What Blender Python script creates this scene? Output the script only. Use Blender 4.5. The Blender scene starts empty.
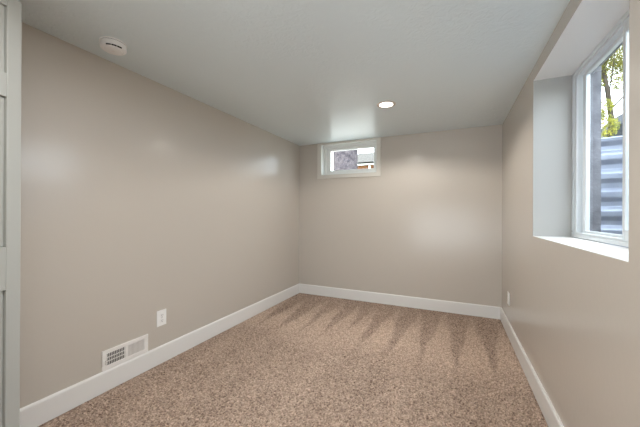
import bpy, bmesh, math, random
from mathutils import Vector, Matrix, noise
C = bpy.context.scene
COL = C.collection
random.seed(7)

# ------------------------------------------------------------------ camera
F, YAW, PIT, ROL = 290.935, 0.428783, 0.0009611, 0.0041541
CX, CY, CZ = 2.14508, -3.93087, 1.20951
W, H, NEAR = 2.659, 2.25, -3.92          # room: x 0..W, y NEAR..0, z 0..H
cd = bpy.data.cameras.new('camera'); cam = bpy.data.objects.new('camera', cd); COL.objects.link(cam)
cd.sensor_fit = 'HORIZONTAL'; cd.sensor_width = 36; cd.lens = 36 * F / 640; cd.clip_start = 0.02; cd.clip_end = 300
c_, s_ = math.cos(YAW), math.sin(YAW)
rt = Vector((c_, s_, 0)); fw = Vector((-s_, c_, 0)); up = Vector((0, 0, 1))
fw2 = fw * math.cos(PIT) + up * math.sin(PIT); up2 = up * math.cos(PIT) - fw * math.sin(PIT)
r3 = rt * math.cos(ROL) + up2 * math.sin(ROL); u3 = up2 * math.cos(ROL) - rt * math.sin(ROL)
M = Matrix((( r3.x, u3.x, -fw2.x, CX), (r3.y, u3.y, -fw2.y, CY), (r3.z, u3.z, -fw2.z, CZ), (0, 0, 0, 1)))
cam.matrix_world = M
C.camera = cam

# ------------------------------------------------------------------ light and exposure
C.view_settings.view_transform = 'Standard'; C.view_settings.look = 'None'
C.view_settings.gamma = 1; C.view_settings.use_curve_mapping = False
C.view_settings.exposure = 0.70
wd = bpy.data.worlds.new('sky'); C.world = wd; wd.use_nodes = True
bg = wd.node_tree.nodes['Background']; bg.inputs[0].default_value = (0.84, 0.92, 1.0, 1); bg.inputs[1].default_value = 5.5
sd = bpy.data.lights.new('sun', 'SUN'); sd.energy = 3.0; sd.angle = 0.01; sd.color = (1, .95, .85)
sun = bpy.data.objects.new('sun', sd); COL.objects.link(sun)
sun.rotation_euler = Vector((-0.55, -0.45, 0.75)).to_track_quat('Z', 'Y').to_euler()
REAR_FILL_W, TOP_FILL_W, CAN_W = 66.0, 12.0, 40.0

# ------------------------------------------------------------------ materials
def mat(name, col, rough=.5, spec=.5, metal=0, bump=None, var=None, emit=None):
    """bump=(scale, strength, distance[, stretch]); var=(scale, amount, second colour)"""
    m = bpy.data.materials.new(name); m.use_nodes = True; nt = m.node_tree; N = nt.nodes; L = nt.links
    b = N['Principled BSDF']
    b.inputs['Base Color'].default_value = (*col, 1); b.inputs['Roughness'].default_value = rough
    b.inputs['Specular IOR Level'].default_value = spec; b.inputs['Metallic'].default_value = metal
    if emit:
        b.inputs['Emission Color'].default_value = (*emit[0], 1); b.inputs['Emission Strength'].default_value = emit[1]
    if bump or var:
        tc = N.new('ShaderNodeTexCoord'); mp = N.new('ShaderNodeMapping'); L.new(tc.outputs['Object'], mp.inputs[0])
    if var:
        nz = N.new('ShaderNodeTexNoise'); nz.inputs['Scale'].default_value = var[0]; nz.inputs['Detail'].default_value = 5
        L.new(mp.outputs[0], nz.inputs['Vector'])
        cr = N.new('ShaderNodeValToRGB'); cr.color_ramp.elements[0].position = .5 - var[1]; cr.color_ramp.elements[1].position = .5 + var[1]
        cr.color_ramp.elements[0].color = (*var[2], 1); cr.color_ramp.elements[1].color = (*col, 1)
        L.new(nz.outputs['Fac'], cr.inputs[0]); L.new(cr.outputs[0], b.inputs['Base Color'])
    if bump:
        n2 = N.new('ShaderNodeTexNoise'); n2.inputs['Scale'].default_value = bump[0]; n2.inputs['Detail'].default_value = 4
        L.new(mp.outputs[0], n2.inputs['Vector'])
        bp = N.new('ShaderNodeBump'); bp.inputs['Strength'].default_value = bump[1]; bp.inputs['Distance'].default_value = bump[2]
        L.new(n2.outputs['Fac'], bp.inputs['Height']); L.new(bp.outputs[0], b.inputs['Normal'])
    return m
def srgb(r, g, b):
    f = lambda v: (v / 255 / 12.92) if v <= 10 else ((v / 255 + .055) / 1.055) ** 2.4
    return (f(r), f(g), f(b))

M_wall = mat('greige_satin_paint', srgb(204, 196, 186), .20, .46, bump=(38, .10, .004))
M_white = mat('white_trim_paint', srgb(238, 236, 233), .35, .5)
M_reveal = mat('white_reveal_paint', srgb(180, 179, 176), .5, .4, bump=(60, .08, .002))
M_vinyl = mat('white_vinyl', srgb(222, 228, 232), .35, .5)
M_vinyl2 = mat('bright_white_vinyl', srgb(240, 241, 238), .35, .5)
M_casing = mat('warm_white_casing', srgb(222, 217, 208), .4, .4)
M_plastic = mat('white_plastic', srgb(248, 247, 245), .4, .4)
M_regwhite = mat('white_enamel', srgb(243, 239, 235), .4, .4)
M_dark = mat('dark_gap', (.012, .012, .012), .8, .1)
M_grey = mat('grey_recess', srgb(84, 80, 78), .7, .2)
M_screw = mat('screw_metal', (.35, .34, .33), .4, .5, .8)
M_door = mat('white_door_paint', srgb(182, 184, 180), .4, .45, bump=(90, .06, .001))
M_disc = mat('lamp_diffuser', (1, 1, 1), .5, .2, emit=((1.0, .95, .87), 5.0))
M_trimring = mat('lamp_trim', srgb(226, 214, 204), .45, .4)
M_conc = mat('poured_concrete', srgb(128, 128, 134), .9, .2, bump=(45, .5, .01), var=(14, .22, srgb(94, 94, 102)))
M_render = mat('pale_stucco', srgb(188, 186, 182), .9, .2, bump=(60, .3, .01))
M_bark = mat('grey_bark', srgb(98, 91, 93), .95, .1, bump=(9, 1, .06), var=(11, .2, srgb(58, 54, 60)))
M_bark2 = mat('brown_bark', srgb(84, 76, 68), .95, .1, bump=(9, 1, .03), var=(9, .2, srgb(52, 46, 42)))
M_soil = mat('lawn_ground', srgb(104, 118, 70), .95, .1, bump=(30, .6, .03), var=(5, .25, srgb(120, 104, 76)))
M_gravel = mat('gravel', srgb(150, 146, 142), .95, .1, bump=(60, 1, .02), var=(55, .2, srgb(90, 86, 84)))
M_galv = mat('galvanised_steel', srgb(158, 166, 182), .38, .5, .35, bump=(25, .08, .004), var=(16, .3, srgb(138, 146, 164)))
M_roofdark = mat('dark_shingles', srgb(46, 50, 58), .9, .2, bump=(6, .5, .05), var=(5, .25, srgb(34, 38, 46)))
M_rooftan = mat('tan_shingles', srgb(78, 75, 70), .9, .2, bump=(4, .5, .05), var=(3, .25, srgb(66, 63, 60)))
M_fascia = mat('white_fascia', srgb(236, 236, 236), .6, .3)
M_siding = mat('pale_siding', srgb(196, 200, 206), .8, .3)

def brick_mat():
    m = bpy.data.materials.new('orange_brick'); m.use_nodes = True; N = m.node_tree.nodes; L = m.node_tree.links
    b = N['Principled BSDF']; b.inputs['Roughness'].default_value = .9
    tc = N.new('ShaderNodeTexCoord'); mp = N.new('ShaderNodeMapping'); mp.inputs['Rotation'].default_value = (math.pi / 2, 0, 0)
    br = N.new('ShaderNodeTexBrick'); br.inputs['Scale'].default_value = 2.2
    br.inputs['Color1'].default_value = (*srgb(196, 126, 96), 1); br.inputs['Color2'].default_value = (*srgb(176, 108, 80), 1)
    br.inputs['Mortar'].default_value = (*srgb(200, 190, 178), 1)
    L.new(tc.outputs['Object'], mp.inputs[0]); L.new(mp.outputs[0], br.inputs['Vector']); L.new(br.outputs['Color'], b.inputs['Base Color'])
    return m
M_brick = brick_mat()

def ceiling_mat():
    m = bpy.data.materials.new('skip_trowel_ceiling'); m.use_nodes = True; N = m.node_tree.nodes; L = m.node_tree.links
    b = N['Principled BSDF']; b.inputs['Base Color'].default_value = (*srgb(226, 236, 239), 1)
    b.inputs['Roughness'].default_value = .30; b.inputs['Specular IOR Level'].default_value = .5
    tc = N.new('ShaderNodeTexCoord')
    n1 = N.new('ShaderNodeTexNoise'); n1.inputs['Scale'].default_value = 22; n1.inputs['Detail'].default_value = 6; n1.inputs['Distortion'].default_value = 1.4
    cr = N.new('ShaderNodeValToRGB'); cr.color_ramp.elements[0].position = .42; cr.color_ramp.elements[1].position = .6
    n2 = N.new('ShaderNodeTexNoise'); n2.inputs['Scale'].default_value = 1.7; n2.inputs['Detail'].default_value = 2
    c2 = N.new('ShaderNodeValToRGB'); c2.color_ramp.elements[0].position = .40; c2.color_ramp.elements[1].position = .62
    mu = N.new('ShaderNodeMath'); mu.operation = 'MULTIPLY'
    L.new(tc.outputs['Object'], n1.inputs['Vector']); L.new(tc.outputs['Object'], n2.inputs['Vector'])
    L.new(n1.outputs['Fac'], cr.inputs[0]); L.new(n2.outputs['Fac'], c2.inputs[0])
    L.new(cr.outputs[0], mu.inputs[0]); L.new(c2.outputs[0], mu.inputs[1])
    bp = N.new('ShaderNodeBump'); bp.inputs['Strength'].default_value = .32; bp.inputs['Distance'].default_value = .004
    L.new(mu.outputs[0], bp.inputs['Height']); L.new(bp.outputs[0], b.inputs['Normal'])
    return m
M_ceil = ceiling_mat()

def carpet_mat():
    m = bpy.data.materials.new('brown_plush_carpet'); m.use_nodes = True; N = m.node_tree.nodes; L = m.node_tree.links
    b = N['Principled BSDF']; b.inputs['Roughness'].default_value = 1; b.inputs['Specular IOR Level'].default_value = .05
    b.inputs['Sheen Weight'].default_value = .15; b.inputs['Sheen Roughness'].default_value = .5
    at = N.new('ShaderNodeVertexColor'); at.layer_name = 'tuft'
    L.new(at.outputs['Color'], b.inputs['Base Color'])
    return m
M_carpet = carpet_mat()

def glass_mat():
    m = bpy.data.materials.new('window_glass'); m.use_nodes = True; N = m.node_tree.nodes; L = m.node_tree.links
    N.remove(N['Principled BSDF']); o = N['Material Output']
    g = N.new('ShaderNodeBsdfGlossy'); g.inputs['Roughness'].default_value = .0; g.inputs['Color'].default_value = (1, 1, 1, 1)
    t = N.new('ShaderNodeBsdfTransparent'); t.inputs['Color'].default_value = (.95, .97, .97, 1)
    fr = N.new('ShaderNodeFresnel'); fr.inputs['IOR'].default_value = 1.35
    mx = N.new('ShaderNodeMixShader'); ge = N.new('ShaderNodeNewGeometry'); inv = N.new('ShaderNodeMath'); inv.operation = 'SUBTRACT'; inv.inputs[0].default_value = 1; L.new(ge.outputs['Backfacing'], inv.inputs[1])
    ml = N.new('ShaderNodeMath'); ml.operation = 'MULTIPLY'; L.new(fr.outputs[0], ml.inputs[0]); L.new(inv.outputs[0], ml.inputs[1]); L.new(ml.outputs[0], mx.inputs[0]); L.new(t.outputs[0], mx.inputs[1]); L.new(g.outputs[0], mx.inputs[2])
    L.new(mx.outputs[0], o.inputs['Surface'])
    return m
M_glass = glass_mat()

def leaf_mat(name, c1, c2):
    m = bpy.data.materials.new(name); m.use_nodes = True; N = m.node_tree.nodes; L = m.node_tree.links
    o = N['Material Output']; N.remove(N['Principled BSDF'])
    tc = N.new('ShaderNodeTexCoord'); nz = N.new('ShaderNodeTexNoise'); nz.inputs['Scale'].default_value = 5
    cr = N.new('ShaderNodeValToRGB'); cr.color_ramp.elements[0].position = .35; cr.color_ramp.elements[1].position = .65
    cr.color_ramp.elements[0].color = (*c1, 1); cr.color_ramp.elements[1].color = (*c2, 1)
    L.new(tc.outputs['Object'], nz.inputs['Vector']); L.new(nz.outputs['Fac'], cr.inputs[0])
    d = N.new('ShaderNodeBsdfDiffuse'); t = N.new('ShaderNodeBsdfTranslucent'); mx = N.new('ShaderNodeMixShader'); mx.inputs[0].default_value = .5
    L.new(cr.outputs[0], d.inputs[0]); L.new(cr.outputs[0], t.inputs[0]); L.new(d.outputs[0], mx.inputs[1]); L.new(t.outputs[0], mx.inputs[2])
    L.new(mx.outputs[0], o.inputs['Surface'])
    return m
M_leaf = leaf_mat('yellow_green_leaves', srgb(104, 112, 40), srgb(192, 188, 76))
M_leaf2 = leaf_mat('green_leaves', srgb(84, 112, 52), srgb(140, 160, 80))

# ------------------------------------------------------------------ helpers
def box(bm, x0, x1, y0, y1, z0, z1, mi=0):
    v = [bm.verts.new(p) for p in ((x0,y0,z0),(x1,y0,z0),(x1,y1,z0),(x0,y1,z0),(x0,y0,z1),(x1,y0,z1),(x1,y1,z1),(x0,y1,z1))]
    for f in ((0,3,2,1),(4,5,6,7),(0,1,5,4),(1,2,6,5),(2,3,7,6),(3,0,4,7)):
        fc = bm.faces.new([v[i] for i in f]); fc.material_index = mi
    return v
def cyl(bm, c, r, h, axis='Z', n=24, r2=None, mi=0):
    m = {'Z': Matrix.Identity(4), 'X': Matrix.Rotation(math.pi/2, 4, 'Y'), 'Y': Matrix.Rotation(-math.pi/2, 4, 'X')}[axis]
    res = bmesh.ops.create_cone(bm, cap_ends=True, segments=n, radius1=r, radius2=r if r2 is None else r2, depth=h, matrix=Matrix.Translation(c) @ m)
    for v in res['verts']:
        for f in v.link_faces: f.material_index = mi
def lathe(bm, prof, c, n=48, flip=False):
    rings = []
    for r, z in prof:
        if r < 1e-5: rings.append([bm.verts.new((c[0], c[1], c[2] + z))])
        else: rings.append([bm.verts.new((c[0]+r*math.cos(2*math.pi*k/n), c[1]+r*math.sin(2*math.pi*k/n), c[2]+z)) for k in range(n)])
    for a, b in zip(rings, rings[1:]):
        for k in range(n):
            q = [a[k % len(a)], a[(k+1) % len(a)], b[(k+1) % len(b)], b[k % len(b)]]
            u = []
            for v in q:
                if v not in u: u.append(v)
            if len(u) > 2: bm.faces.new(u)
    bmesh.ops.recalc_face_normals(bm, faces=bm.faces[:])
def obj(name, bm, mats, parent=None, bevel=0, smooth=False, loc=None, **props):
    me = bpy.data.meshes.new(name); bmesh.ops.recalc_face_normals(bm, faces=bm.faces[:]) if not props.pop('keep', False) else None
    bm.to_mesh(me); bm.free()
    for m in (mats if isinstance(mats, (list, tuple)) else [mats]): me.materials.append(m)
    o = bpy.data.objects.new(name, me); COL.objects.link(o)
    if parent: o.parent = parent
    if loc is not None: o.location = loc
    if bevel:
        md = o.modifiers.new('bevel', 'BEVEL'); md.width = bevel; md.segments = 2; md.limit_method = 'ANGLE'; md.harden_normals = False
    if smooth:
        for p in me.polygons: p.use_smooth = True
        me.set_sharp_from_angle(angle=math.radians(40))
    for k, v in props.items(): o[k] = v
    return o
def empty(name, loc=(0, 0, 0), rz=0, **props):
    o = bpy.data.objects.new(name, None); COL.objects.link(o); o.location = loc; o.rotation_euler = (0, 0, rz); o.empty_display_size = .1
    for k, v in props.items(): o[k] = v
    return o
def thing(name, label, cat, loc=(0, 0, 0), rz=0, group=None):
    o = empty(name, loc, rz, label=label, category=cat)
    if group: o['group'] = group
    return o
BM = bmesh.new
ST = dict(kind='structure')

# ------------------------------------------------------------------ room shell
BT = 0.1395      # baseboard height
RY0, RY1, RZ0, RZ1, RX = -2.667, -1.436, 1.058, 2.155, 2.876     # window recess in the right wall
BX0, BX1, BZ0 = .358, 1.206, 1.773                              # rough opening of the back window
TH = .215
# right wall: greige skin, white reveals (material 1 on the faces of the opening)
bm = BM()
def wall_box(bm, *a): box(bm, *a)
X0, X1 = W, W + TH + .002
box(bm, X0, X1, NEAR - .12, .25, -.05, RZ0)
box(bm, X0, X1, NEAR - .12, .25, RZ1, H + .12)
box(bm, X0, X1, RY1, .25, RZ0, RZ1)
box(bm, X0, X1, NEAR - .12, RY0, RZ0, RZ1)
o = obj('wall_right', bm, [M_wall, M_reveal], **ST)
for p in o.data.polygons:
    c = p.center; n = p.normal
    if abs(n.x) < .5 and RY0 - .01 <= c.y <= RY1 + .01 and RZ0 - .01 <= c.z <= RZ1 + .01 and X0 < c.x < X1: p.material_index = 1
# top and bottom faces of the opening span the whole wall box, so add thin white liners
bm = BM(); box(bm, X0 - .0005, X1, RY0, RY1, RZ0 - .001, RZ0 + .0015)
obj('window_1_sill', bm, M_white, bevel=.002, **ST)
bm = BM(); box(bm, X0 + .0005, X1, RY0, RY1, RZ1 - .0015, RZ1 + .001)
obj('trim_1', bm, M_white, bevel=.001, **ST)
# outer concrete of the foundation on the right side
bm = BM(); CX0, CX1 = 2.966, 3.050; OY0, OY1, OZ0, OZ1 = -2.75, -1.366, 1.015, 2.215
box(bm, CX0 - .09, CX1, NEAR - .4, OY0, -.3, 2.6); box(bm, CX0 - .09, CX1, OY1, .35, -.3, 2.6)
box(bm, CX0 - .09, CX1, OY0, OY1, -.3, OZ0); box(bm, CX0 - .09, CX1, OY0, OY1, OZ1, 2.6)
obj('wall_outer_right', bm, M_conc, **ST)
# left wall, back wall, near wall with the doorway
bm = BM(); box(bm, -.2, 0, NEAR - .12, .25, -.05, H + .12); obj('wall_left', bm, M_wall, **ST)
bm = BM()
box(bm, 0, W, 0, .12, -.05, BZ0); box(bm, 0, BX0, 0, .12, BZ0, H + .1); box(bm, BX1, W, 0, .12, BZ0, H + .1)
obj('wall_back', bm, M_wall, **ST)
bm = BM()
box(bm, -.2, W + .3, .12, .25, -.3, BZ0 - .0); box(bm, -.2, BX0, .12, .25, BZ0, 2.6); box(bm, BX1, W + .3, .12, .25, BZ0, 2.6); box(bm, BX0, BX1, .12, .25, H - .02, 2.6)
obj('wall_outer_back', bm, M_render, **ST)
DX0 = 1.15     # the room goes on behind the camera past a short partition
bm = BM()
box(bm, 0, DX0, NEAR - .12, NEAR, 0, H)
obj('wall_near', bm, M_wall, **ST)
bm = BM(); box(bm, -.2, W + .3, -6.2, .25, H, H + .12); obj('ceiling', bm, M_ceil, **ST)
# hallway behind the doorway
bm = BM(); box(bm, .4, 3.4, -6.3, -6.2, 0, H); box(bm, .3, .4, -6.3, NEAR - .12, 0, H); box(bm, 3.4, 3.5, -6.3, NEAR - .4, 0, H); box(bm, W + .22, 3.5, NEAR - .4, NEAR - .3, 0, H)
obj('wall_hall', bm, M_reveal, **ST)
bm = BM(); box(bm, .2, 3.5, -6.3, NEAR - .12, -.03, 0.0); obj('floor_hall', bm, mat('hall_carpet', srgb(150, 128, 108), 1, .05, bump=(150, .6, .005)), **ST)
bm = BM(); box(bm, W + .2, 3.5, -6.3, NEAR - .3, H, H + .12); obj('ceiling_hall', bm, M_ceil, **ST)

# baseboards with an eased top edge
def base(name, pts):
    """pts: two ends on the wall line and the inward normal"""
    (a, b, n) = pts; a = Vector((*a, 0)); b = Vector((*b, 0)); n = Vector((*n, 0))
    prof = ((0, 0), (.015, 0), (.015, BT - .012), (.0125, BT - .004), (.008, BT), (0, BT))
    bm = BM(); r = []
    for e in (a, b): r.append([bm.verts.new(e + n * u + Vector((0, 0, z))) for u, z in prof])
    k = len(prof)
    for i in range(k): bm.faces.new((r[0][i], r[0][(i+1) % k], r[1][(i+1) % k], r[1][i]))
    bm.faces.new(r[0]); bm.faces.new(r[1][::-1])
    return obj(name, bm, M_white, **ST)
base('baseboard_left', ((0, NEAR), (0, 0), (1, 0)))
base('baseboard_back', ((.015, 0), (W - .015, 0), (0, -1)))
base('baseboard_right', ((W, NEAR), (W, 0), (-1, 0)))
base('baseboard_near', ((.015, NEAR), (DX0, NEAR), (0, 1)))
# ------------------------------------------------------------------ carpet: a real pile surface
def carpet():
    cell = .0062
    nx = int((W - .0) / cell); ny = int(4.0 / cell)
    rnd = random.Random(3)
    base_l, base_d = srgb(227, 202, 182), srgb(92, 69, 58)
    # vacuum strokes: (apex x, half width at the wide end) measured on the floor, wide end towards the door
    verts = []; cols = []
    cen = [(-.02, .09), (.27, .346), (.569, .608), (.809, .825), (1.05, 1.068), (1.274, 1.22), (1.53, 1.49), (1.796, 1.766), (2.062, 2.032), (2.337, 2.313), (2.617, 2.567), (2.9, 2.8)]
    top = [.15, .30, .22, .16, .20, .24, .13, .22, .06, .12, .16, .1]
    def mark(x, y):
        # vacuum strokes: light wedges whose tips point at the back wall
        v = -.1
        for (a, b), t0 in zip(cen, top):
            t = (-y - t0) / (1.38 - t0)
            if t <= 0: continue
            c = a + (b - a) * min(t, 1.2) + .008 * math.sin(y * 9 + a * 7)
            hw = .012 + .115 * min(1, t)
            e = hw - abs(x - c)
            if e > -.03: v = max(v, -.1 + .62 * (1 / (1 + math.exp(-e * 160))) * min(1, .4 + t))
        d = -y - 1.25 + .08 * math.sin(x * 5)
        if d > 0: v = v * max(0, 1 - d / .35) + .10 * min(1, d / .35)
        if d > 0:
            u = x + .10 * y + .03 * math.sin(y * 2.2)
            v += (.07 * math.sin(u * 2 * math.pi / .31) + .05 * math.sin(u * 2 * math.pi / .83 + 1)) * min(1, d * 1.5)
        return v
    for j in range(ny + 1):
        y = -4.0 + 4.0 * j / ny
        for i in range(nx + 1):
            x = W * i / nx
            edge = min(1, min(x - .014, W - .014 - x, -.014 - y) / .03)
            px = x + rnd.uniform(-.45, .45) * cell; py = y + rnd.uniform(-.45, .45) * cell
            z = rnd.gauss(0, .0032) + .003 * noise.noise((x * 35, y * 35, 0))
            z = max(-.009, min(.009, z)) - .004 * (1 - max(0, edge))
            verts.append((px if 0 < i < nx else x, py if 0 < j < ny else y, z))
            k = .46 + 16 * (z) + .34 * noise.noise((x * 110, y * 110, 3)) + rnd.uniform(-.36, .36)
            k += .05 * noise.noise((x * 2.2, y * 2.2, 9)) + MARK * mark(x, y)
            k = max(0, min(1, k))
            cols.append(tuple(base_d[q] + (base_l[q] - base_d[q]) * k for q in range(3)))
    faces = []
    s = nx + 1
    for j in range(ny):
        for i in range(nx):
            a = j * s + i; faces.append((a, a + 1, a + s + 1, a + s))
    me = bpy.data.meshes.new('floor'); me.from_pydata(verts, [], faces); me.materials.append(M_carpet)
    ca = me.color_attributes.new('tuft', 'FLOAT_COLOR', 'POINT')
    flat = []
    for c in cols: flat += [c[0], c[1], c[2], 1.0]
    ca.data.foreach_set('color', flat)
    o = bpy.data.objects.new('floor', me); COL.objects.link(o); o['kind'] = 'structure'
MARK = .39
carpet()

# ------------------------------------------------------------------ back window (high, small)
w1 = empty('window_2', ((BX0 + BX1) / 2, 0, BZ0), **ST)
def wobj(name, bm, m, par, **k):
    for v in bm.verts: v.co -= par.location
    return obj(name, bm, m, par, **k)
def ring(bm, x0, x1, y0, y1, z0, z1, l, r, b, t):
    box(bm, x0, x0 + l, y0, y1, z0, z1); box(bm, x1 - r, x1, y0, y1, z0, z1)
    box(bm, x0 + l, x1 - r, y0, y1, z0, z0 + b); box(bm, x0 + l, x1 - r, y0, y1, z1 - t, z1)
bm = BM()
ring(bm, .307, 1.253, -.014, 0.001, 1.725, H - .001, .062, .058, .055, .026); wobj('window_casing', bm, M_casing, w1, bevel=.002)
bm = BM(); ring(bm, BX0, BX1, -.001, .125, BZ0, H - .001, .012, .012, .012, .012); wobj('window_reveal', bm, M_vinyl2, w1)
bm = BM(); ring(bm, BX0 + .012, BX1 - .012, .085, .16, BZ0 + .012, H - .013, .035, .03, .028, .045); wobj('window_frame', bm, M_vinyl2, w1, bevel=.003)
bm = BM(); ring(bm,   .398, 1.168, .10, .145, 1.808, 2.192, .076, .039, .048, .045); s = wobj('sash', bm, M_vinyl2, w1, bevel=.004)
bm = BM(); box(bm, .45, 1.145, .120, .126, 1.842, 2.158); 
g = wobj('pane', bm, M_glass, w1); g.parent = s

# ------------------------------------------------------------------ right window (slider in the deep recess)
w2 = empty('window_1', (RX, (RY0 + RY1) / 2, RZ0), **ST)
FX = RX        # room-side face of the frame
def ringy(bm, x0, x1, y0, y1, z0, z1, l, r, b, t):   # l = far (+y) side, r = near (-y) side
    box(bm, x0, x1, y1 - l, y1, z0, z1); box(bm, x0, x1, y0, y0 + r, z0, z1)
    box(bm, x0, x1, y0 + r, y1 - l, z0, z0 + b); box(bm, x0, x1, y0 + r, y1 - l, z1 - t, z1)
zb, zt = RZ0 + .004, RZ1 - .004
bm = BM(); ringy(bm, FX - .004, FX + .045, RY0, RY1, zb, zt, .030, .030, .022, .024)
ringy(bm, FX + .002, FX + .054, RY0 + .03, RY1 - .03, zb + .022, zt - .024, .038, .038, .012, .014)
wobj('window_frame', bm, M_vinyl, w2, bevel=.003)
YM = -2.013
yf0, yf1 = YM - .075, RY1 - .075
bm = BM(); ringy(bm, FX + .030, FX + .053, yf0, yf1, zb + .022, zt - .028, .050, .030, .026, .03); s = wobj('fixed_sash', bm, M_vinyl, w2, bevel=.004)
bm = BM(); box(bm, FX + .044, FX + .050, yf0 + .026, yf1 - .045, zb + .044, zt - .054); g = wobj('pane', bm, M_glass, w2); g.parent = s
ys0, ys1 = RY0 + .03, YM - .062
bm = BM(); ringy(bm, FX - .0, FX + .026, ys0, ys1, zb + .028, zt - .034, .026, .056, .05, .05); s = wobj('sliding_sash', bm, M_vinyl, w2, bevel=.004)
bm = BM(); box(bm, FX + .006, FX + .012, ys0 + .05, ys1 - .022, zb + .07, zt - .08); g = wobj('pane', bm, M_glass, w2); g.parent = s
bm = BM(); cyl(bm, (FX - .0045, RY1 - .035 + .018, RZ0 + .042), .004, .003, 'X', 12); wobj('screw', bm, M_screw, w2)

# ------------------------------------------------------------------ closet door leaf at the left
dirv = Vector((.2558, -.9667, 0)).normalized()
LW, LH, LT = .635, 2.167, .034
door = empty('door_1', (.35, -3.29, 0), math.atan2(dirv.y, dirv.x), **ST)
# local: x along the leaf from the free edge, y = 0 the face seen from the room (normal +y side faces the camera)
bm = BM()
st = .054; rails = [(.012, .20), (.869, 1.058), (1.716, 1.821), (2.115, LH)]
box(bm, 0, st, 0, -LT, .012, LH); box(bm, LW - st, LW, 0, -LT, .012, LH)
for a, b in rails: box(bm, st, LW - st, 0, -LT, a, b)
mx_ = LW / 2; box(bm, mx_ - .035, mx_ + .035, 0, -LT, .2, .869); box(bm, mx_ - .035, mx_ + .035, 0, -LT, 1.058, 1.716); box(bm, mx_ - .035, mx_ + .035, 0, -LT, 1.821, 2.115)
obj('door_frame', bm, M_door, door, bevel=.0025)
for (a, b) in zip(rails, rails[1:]):
    for (u0, u1) in ((st, mx_ - .035), (mx_ + .035, LW - st)):
        bm = BM(); z0, z1 = a[1], b[0]
        box(bm, u0, u1, -.012, -LT + .012, z0, z1)
        vs = box(bm, u0 + .03, u1 - .03, -.004, -LT + .004, z0 + .03, z1 - .03)
        obj('door_panel', bm, M_door, door, bevel=.006)
for z in (.3, 1.95):
    bm = BM(); cyl(bm, (LW + .004, -LT / 2, z), .006, .08, 'Z', 12); obj('hinge', bm, M_screw, door)

# ------------------------------------------------------------------ recessed ceiling light
lt = thing('recessed_light', 'round recessed ceiling light, switched on, near the back window', 'light', (1.565, -1.165, H))
bm = BM(); lathe(bm, [(.088, -.0005), (.088, -.004), (.082, -.007), (.066, -.007), (.0625, -.005), (.0625, -.0005)], (0, 0, 0)); obj('trim_ring', bm, M_trimring, lt, smooth=True)
bm = BM(); lathe(bm, [(0, -.0045), (.0624, -.0045), (.0624, -.001), (0, -.001)], (0, 0, 0)); obj('diffuser', bm, M_disc, lt)

# ------------------------------------------------------------------ smoke detector
sm = thing('smoke_detector', 'round white smoke detector on the ceiling above the left wall', 'smoke detector', (.252, -2.840, H), math.radians(-24))
bm = BM(); lathe(bm, [(0, 0), (.070, 0), (.070, -.008), (0, -.008)], (0, 0, 0)); obj('mounting_plate', bm, M_plastic, sm, smooth=True)
bm = BM(); lathe(bm, [(0, -.008), (.066, -.008), (.0665, -.013), (.064, -.016), (.060, -.017), (0, -.017)], (0, 0, 0)); obj('sensor_gap', bm, M_grey, sm, smooth=True)
bm = BM(); lathe(bm, [(.062, -.009), (.067, -.010), (.068, -.034), (.066, -.041), (.060, -.046), (.052, -.0475), (.050, -.045), (.047, -.045), (.045, -.0485), (.02, -.051), (0, -.0513)], (0, 0, 0)); obj('cover', bm, M_plastic, sm, smooth=True)
for k in range(3):
    bm = BM(); a0 = math.radians(-40 + k * 25)
    n = 9; vs = []
    for rr, zz in ((.0680, -.0405), (.0638, -.0462), (.0605, -.043), (.0655, -.038)):
        vs.append([bm.verts.new((rr * math.cos(a0 + q * .05), rr * math.sin(a0 + q * .05), zz)) for q in range(n)])
    for r0, r1 in zip(vs, vs[1:] + vs[:1]):
        for q in range(n - 1): bm.faces.new((r0[q], r0[q+1], r1[q+1], r1[q]))
    obj('vent_slot', bm, M_dark, sm)
bm = BM(); cyl(bm, (.0, .0, -.052), .007, .003, 'Z', 16); obj('test_button', bm, M_regwhite, sm)

# ------------------------------------------------------------------ wall register
RY_0, RY_1, RZ_0, RZ_1 = -2.760, -2.436, .1405, .277
rg = thing('wall_register', 'white metal heating register low on the left wall above the baseboard', 'vent', (0, (RY_0 + RY_1) / 2, RZ_0))
hw = (RY_1 - RY_0) / 2; hh = RZ_1 - RZ_0
bm = BM(); T = .009; op = [(-hw + .030, -.012), (.012, hw - .030)]; z0, z1 = .030, hh - .028
box(bm, 0, T, -hw, hw, .0, z0); box(bm, 0, T, -hw, hw, z1, hh)
box(bm, 0, T, -hw, op[0][0], z0, z1); box(bm, 0, T, op[0][1], op[1][0], z0, z1); box(bm, 0, T, op[1][1], hw, z0, z1)
obj('face_plate', bm, M_regwhite, rg, bevel=.003)
bm = BM(); box(bm, .0004, .0012, op[0][0], op[0][1], z0, z1); obj('duct_opening', bm, M_dark, rg)
bm = BM(); box(bm, .0004, .0022, op[1][0], op[1][1], z0, z1); obj('damper', bm, mat('damper_grey', srgb(178, 170, 166), .5, .4), rg)
for (a, b), n in zip(op, (11, 13)):
    for k in range(n):
        y = a + (b - a) * (k + .5) / n
        bm = BM(); w_ = .0014 if a < 0 else .0026
        box(bm, .004, .0085, y - w_, y + w_, z0, z1); obj('fin', bm, M_regwhite, rg)
for k in (1, 2):
    z = z0 + (z1 - z0) * k / 3
    bm = BM(); box(bm, .0015, .0065, op[0][0], op[0][1], z - .0026, z + .0026); obj('louver', bm, M_regwhite, rg)
for y in (-hw + .014, hw - .014):
    bm = BM(); cyl(bm, (T + .0006, y, hh / 2), .0045, .002, 'X', 12); obj('screw', bm, M_plastic, rg)
bm = BM(); box(bm, T - .002, T + .010, op[0][0] - .014, op[0][0] - .009, z0 + .012, z0 + .040); obj('damper_lever', bm, M_regwhite, rg, bevel=.001)

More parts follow.
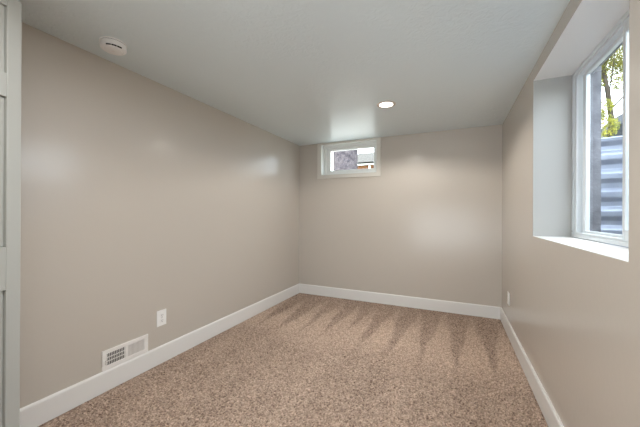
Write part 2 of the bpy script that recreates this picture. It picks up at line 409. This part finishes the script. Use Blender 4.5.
# ------------------------------------------------------------------ wall outlets
def outlet(label, loc, rz, group=None):
    t = thing('wall_outlet', label, 'outlet', loc, rz)
    bm = BM(); box(bm, 0, .006, -.042, .042, -.0635, .0635); obj('cover_plate', bm, M_plastic, t, bevel=.003)
    for s in (-1, 1):
        bm = BM(); cyl(bm, (.0065, 0, s * .0215), .0185, .004, 'X', 24); r = obj('receptacle', bm, M_plastic, t, bevel=.001)
        bm = BM()
        box(bm, .0084, .0088, -.0085, -.006, s * .0215 - .002, s * .0215 + .008); box(bm, .0084, .0088, .006, .0085, s * .0215 - .002, s * .0215 + .008)
        cyl(bm, (.0086, 0, s * .0215 - .0085), .003, .0006, 'X', 10)
        obj('slot', bm, M_grey, r)
    bm = BM(); cyl(bm, (.0066, 0, 0), .0035, .0016, 'X', 12); obj('screw', bm, M_screw, t)
outlet('white duplex outlet plate on the left wall beside the register', (0, -2.320, .363), 0)
outlet('white duplex outlet plate low on the right wall below the window, near the corner', (W, -.478, .366), math.pi)

# ------------------------------------------------------------------ outside: window well, ground, houses, trees
GZ = 1.70
WC, WA, WB = -2.06, .93, .80           # well centre y, half width, projection
def well_pt(a, off=0): return Vector((CX1 + (WB + off) * math.sin(a), WC + (WA + off) * math.cos(a), 0))
wl = thing('window_well', 'corrugated galvanised steel window well outside the right window', 'window well', (CX1, WC, .9))
bm = BM(); na, nz = 40, 140; zb_, zt_ = .90, 1.765; pitch = .137; rows = []
for j in range(nz + 1):
    z = zb_ + (zt_ - zb_) * j / nz; ph = ((zt_ - z) / pitch) % 1
    # trapezoid wave
    off = .028 * (0 if ph < .12 else (ph - .12) / .22 if ph < .34 else 1 if ph < .62 else 1 - (ph - .62) / .22 if ph < .84 else 0)
    r = []
    for i in range(na + 1):
        a = math.pi * i / na; p = well_pt(a, off); r.append(bm.verts.new((p.x - CX1, p.y - WC, z - .9)))
    rows.append(r)
for j in range(nz):
    for i in range(na): bm.faces.new((rows[j][i], rows[j][i+1], rows[j+1][i+1], rows[j+1][i]))
o = obj('well_wall', bm, M_galv, wl, smooth=True); md = o.modifiers.new('t', 'SOLIDIFY'); md.thickness = .003
bm = BM(); prev = None
for i in range(na + 1):
    a = math.pi * i / na; ring_ = []
    for q in range(8):
        b = 2 * math.pi * q / 8; p = well_pt(a, .004 + .010 * math.cos(b)); ring_.append(bm.verts.new((p.x - CX1, p.y - WC, zt_ - .9 + .010 * math.sin(b))))
    if prev:
        for q in range(8): bm.faces.new((prev[q], prev[(q+1) % 8], ring_[(q+1) % 8], ring_[q]))
    prev = ring_
obj('rolled_rim', bm, M_galv, wl, smooth=True)
for sy in (-1, 1):
    bm = BM(); box(bm, .0, .006, sy * (WA + .01) - .0, sy * (WA + .07), 0, zt_ - .9); obj('flange', bm, M_galv, wl)
bm = BM(); vs = [bm.verts.new((*well_pt(.02 + (math.pi - .04) * i / na, -.012).xy, .93)) for i in range(na + 1)]; bm.faces.new(vs)
r = bmesh.ops.extrude_face_region(bm, geom=bm.faces[:]); [setattr(v.co, 'z', .86) for v in r['geom'] if isinstance(v, bmesh.types.BMVert)]
obj('floor_well', bm, M_gravel, **ST)
# ground with a hole for the well and the house
bm = BM(); R0x, R1x, R0y, R1y = CX1, 4.2, -3.46, -.76
def q4(x0, x1, y0, y1): bm.faces.new([bm.verts.new(p) for p in ((x0, y0, GZ), (x1, y0, GZ), (x1, y1, GZ), (x0, y1, GZ))])
q4(R1x, 80, -60, 80); q4(CX1, R1x, R1y, .25); q4(CX1, R1x, -60, R0y); q4(-80, R1x, .25, 80); q4(-80, -.2, -60, .25)
n = 40
inner = [well_pt(math.pi * i / n, .035) for i in range(n + 1)]
def outer(p):
    d = Vector((p.x - CX1, p.y - WC)); d.normalize()
    ts = []
    if d.x > 1e-6: ts.append((R1x - CX1) / d.x)
    if d.y > 1e-6: ts.append((R1y - WC) / d.y)
    if d.y < -1e-6: ts.append((R0y - WC) / d.y)
    t = min(ts); return (CX1 + d.x * t, WC + d.y * t)
va = [bm.verts.new((p.x, p.y, GZ)) for p in inner]; vb = [bm.verts.new((*outer(p), GZ)) for p in inner]
for i in range(n): bm.faces.new((va[i], va[i+1], vb[i+1], vb[i]))
for f in bm.faces:
    if f.normal.z < 0: f.normal_flip()
obj('ground', bm, M_soil, **ST)
bm = BM(); box(bm, -3, 5.0, .26, 3.9 - 1.4, GZ - .05, GZ + .02); obj('floor_patio', bm, mat('pale_concrete_slab', srgb(186, 184, 178), .9, .2, bump=(50, .3, .004)), **ST)

# house seen through the right window: dark roof
h1 = thing('garden_shed', 'small garden shed with dark grey gable roof seen above the window well', 'shed', (6.53, 6.9, GZ - .01))
bm = BM(); box(bm, -.72, .72, -.75, .9, -.1, 1.4); obj('wall', bm, M_siding, h1)
def gable(bm, x0, x1, y0, y1, z0, z1):
    xm = (x0 + x1) / 2; P = [(x0,y0,z0),(x1,y0,z0),(xm,y0,z1),(x0,y1,z0),(x1,y1,z0),(xm,y1,z1)]
    v = [bm.verts.new(p) for p in P]
    for f in ((0,1,2),(3,5,4),(0,2,5,3),(1,4,5,2),(0,3,4,1)): bm.faces.new([v[i] for i in f])
bm = BM(); gable(bm, -.86, .86, -.95, 1.1, 1.44, 2.42); obj('roof', bm, M_roofdark, h1)
bm = BM(); box(bm, -.87, .87, -.96, 1.11, 1.38, 1.44); obj('fascia', bm, M_fascia, h1)
bm = BM(); box(bm, -.4, .4, -.78, -.75, 0, 1.3); d_ = obj('door', bm, M_fascia, h1)
bm = BM(); cyl(bm, (.3, -.79, .7), .02, .04, 'Y', 12); obj('knob', bm, M_screw, d_)

# house seen through the back window: tan roof, white fascia, brick wall, white posts
h2 = thing('brick_house', 'low orange brick house with tan roof and white posts beyond the back window', 'house', (-4.40, 14, GZ + .2))
bm = BM(); box(bm, .3, 9.5, .8, 6, -.3, 2.5); obj('wall', bm, M_brick, h2)
bm = BM(); P = [(-.0, 0, 2.56), (9.8, 0, 2.56), (9.8, 3.4, 3.9), (0, 3.4, 3.9), (0, 6.8, 2.56), (9.8, 6.8, 2.56)]
v = [bm.verts.new(p) for p in P]
for f in ((0,1,2,3),(3,2,5,4),(0,3,4),(1,5,2),(0,4,5,1)): bm.faces.new([v[i] for i in f])
obj('roof', bm, M_rooftan, h2)
bm = BM(); box(bm, -.05, 9.85, -.05, .0, 2.40, 2.5); obj('fascia', bm, M_fascia, h2)
bm = BM(); box(bm, -.05, 9.85, -.12, -.05, 2.50, 2.58); obj('gutter', bm, M_dark, h2)
for x in (1.72, 4.4, 7.0):
    bm = BM(); box(bm, x - .055, x + .055, .1, .28, -.3, 2.4); obj('post', bm, M_fascia, h2)
for x in (3, 5.8):
    bm = BM(); box(bm, x - .5, x + .5, .74, .82, .9, 2.0); obj('window', bm, M_dark, h2)

def tube(bm, pts, rs, n=14, jitter=0):
    prev = None
    for k, (p, r) in enumerate(zip(pts, rs)):
        p = Vector(p); d = (Vector(pts[min(k+1, len(pts)-1)]) - Vector(pts[max(k-1, 0)])).normalized()
        u = d.orthogonal().normalized() if prev is None else (prev[1] - d * prev[1].dot(d)).normalized(); w = d.cross(u)
        rg_ = [bm.verts.new(p + (u * math.cos(2*math.pi*i/n) + w * math.sin(2*math.pi*i/n)) * r * (1 + jitter * noise.noise((i * 1.7, p.z * 2, r * 9)))) for i in range(n)]
        if prev:
            for i in range(n): bm.faces.new((prev[0][i], prev[0][(i+1) % n], rg_[(i+1) % n], rg_[i]))
        else: bm.faces.new(rg_[::-1])
        prev = (rg_, u)
    bm.faces.new(prev[0])
def crown(name, blobs, nleaf, size, m, parent, seed):
    R = random.Random(seed); vs = []; fs = []
    tot = sum(b[3] ** 2 for b in blobs)
    for (x, y, z, r) in blobs:
        for k in range(int(nleaf * r * r / tot)):
            d = Vector((R.gauss(0, 1), R.gauss(0, 1), R.gauss(0, .8))).normalized() * r * R.uniform(.35, 1) ** .5
            p = Vector((x, y, z)) + d; s = size * R.uniform(.6, 1.3)
            a = Vector((R.gauss(0, 1), R.gauss(0, 1), R.gauss(0, 1))).normalized(); b = a.orthogonal().normalized()
            i = len(vs); vs += [p - a * s, p + b * s * .45, p + a * s, p - b * s * .45]; fs.append((i, i+1, i+2, i+3))
    me = bpy.data.meshes.new(name); me.from_pydata([tuple(v) for v in vs], [], fs); me.materials.append(m)
    o = bpy.data.objects.new(name, me); COL.objects.link(o); o.parent = parent
    return o
# tree outside the right window
t1 = thing('leafy_tree', 'yellow-green leafy tree standing beyond the right window well', 'tree', (5.335, 4.75, GZ))
bm = BM(); tube(bm, [(0, 0, -.1), (0, 0, .8), (.06, .03, 1.7), (.0, .05, 2.3), (-.14, .0, 3.1), (-.3, 0, 4.2)], [.07, .055, .048, .044, .034, .02], jitter=.2)
obj('trunk', bm, M_bark2, t1, smooth=True)
for (a, b, r) in (((.04, .03, 1.9), (.7, -.3, 2.9), .02), ((-.0, .03, 2.4), (-.7, .3, 3.3), .018), ((-.1, 0, 2.9), (.5, .4, 3.9), .018), ((-.0, .05, 2.1), (-.15, -.7, 3.0), .016)):
    bm = BM(); a = Vector(a); b = Vector(b); mid = (a + b) / 2 + Vector((0, 0, -.1)); tube(bm, [a, mid, b], [r, r * .7, r * .3], 8); obj('branch', bm, M_bark2, t1, smooth=True)
crown('foliage', [(-.12, 0, 1.50, .30), (-.1, 0, 1.95, .2), (-.35, 0, 1.75, .3), (.0, .1, 3.05, .40), (.35, .1, 3.2, .42), (-.4, 0, 3.1, .42), (0, -.3, 3.6, .5), (.36, .2, 2.5, .22), (-.3, 0, 2.45, .22), (0, 0, 4.0, .6), (.12, .2, 2.8, .3), (-.2, .2, 2.75, .25)], 30000, .026, M_leaf, t1, 5)
# tree trunk outside the back window
t2 = thing('tree_trunk', 'thick grey-barked tree trunk just outside the back window', 'tree', (-.33, 3.0, GZ))
bm = BM(); tube(bm, [(0, 0, -.2), (0, 0, 0), (0, 0, .4), (0, 0, .9), (.0, .01, 1.6), (.03, 0, 2.6), (.05, .05, 4)], [.40, .34,   .305, .30, .29, .27, .2], 40, .10)
obj('trunk', bm, M_bark, t2, smooth=True)
crown('foliage', [(0, 0, 5.3, 1.6), (1.2, .6, 5.0, 1.2), (-1.2, .3, 5.1, 1.2)], 2500, .12, M_leaf2, t2, 8)

# ------------------------------------------------------------------ added fill lamps and the recessed lamp
def area(name, loc, sx, sy, watts, col, rot=(0, 0, 0)):
    l = bpy.data.lights.new(name, 'AREA'); l.shape = 'RECTANGLE'; l.size = sx; l.size_y = sy; l.energy = watts; l.color = col
    o = bpy.data.objects.new(name, l); COL.objects.link(o); o.location = loc; o.rotation_euler = rot; return o
# broad cool fill lamp, added unseen behind the camera to brighten the room
area('rear_fill_light', (1.9, -6.1, 1.1), 2.9, 2.05, REAR_FILL_W, (.88, .95, 1), (math.radians(112), 0, 0))
# second added fill, out of view above the camera, no fixture there
area('overhead_fill_light', (1.45, -3.5, H - .02), 1.2, .6, TOP_FILL_W, (1, .96, .92))
l = bpy.data.lights.new('recessed_lamp', 'SPOT'); l.shadow_soft_size = .05; l.spot_size = math.radians(158); l.spot_blend = .3; l.energy = CAN_W; l.color = (1, .95, .88)
o = bpy.data.objects.new('recessed_lamp', l); COL.objects.link(o); o.location = (1.565, -1.165, H - .012)
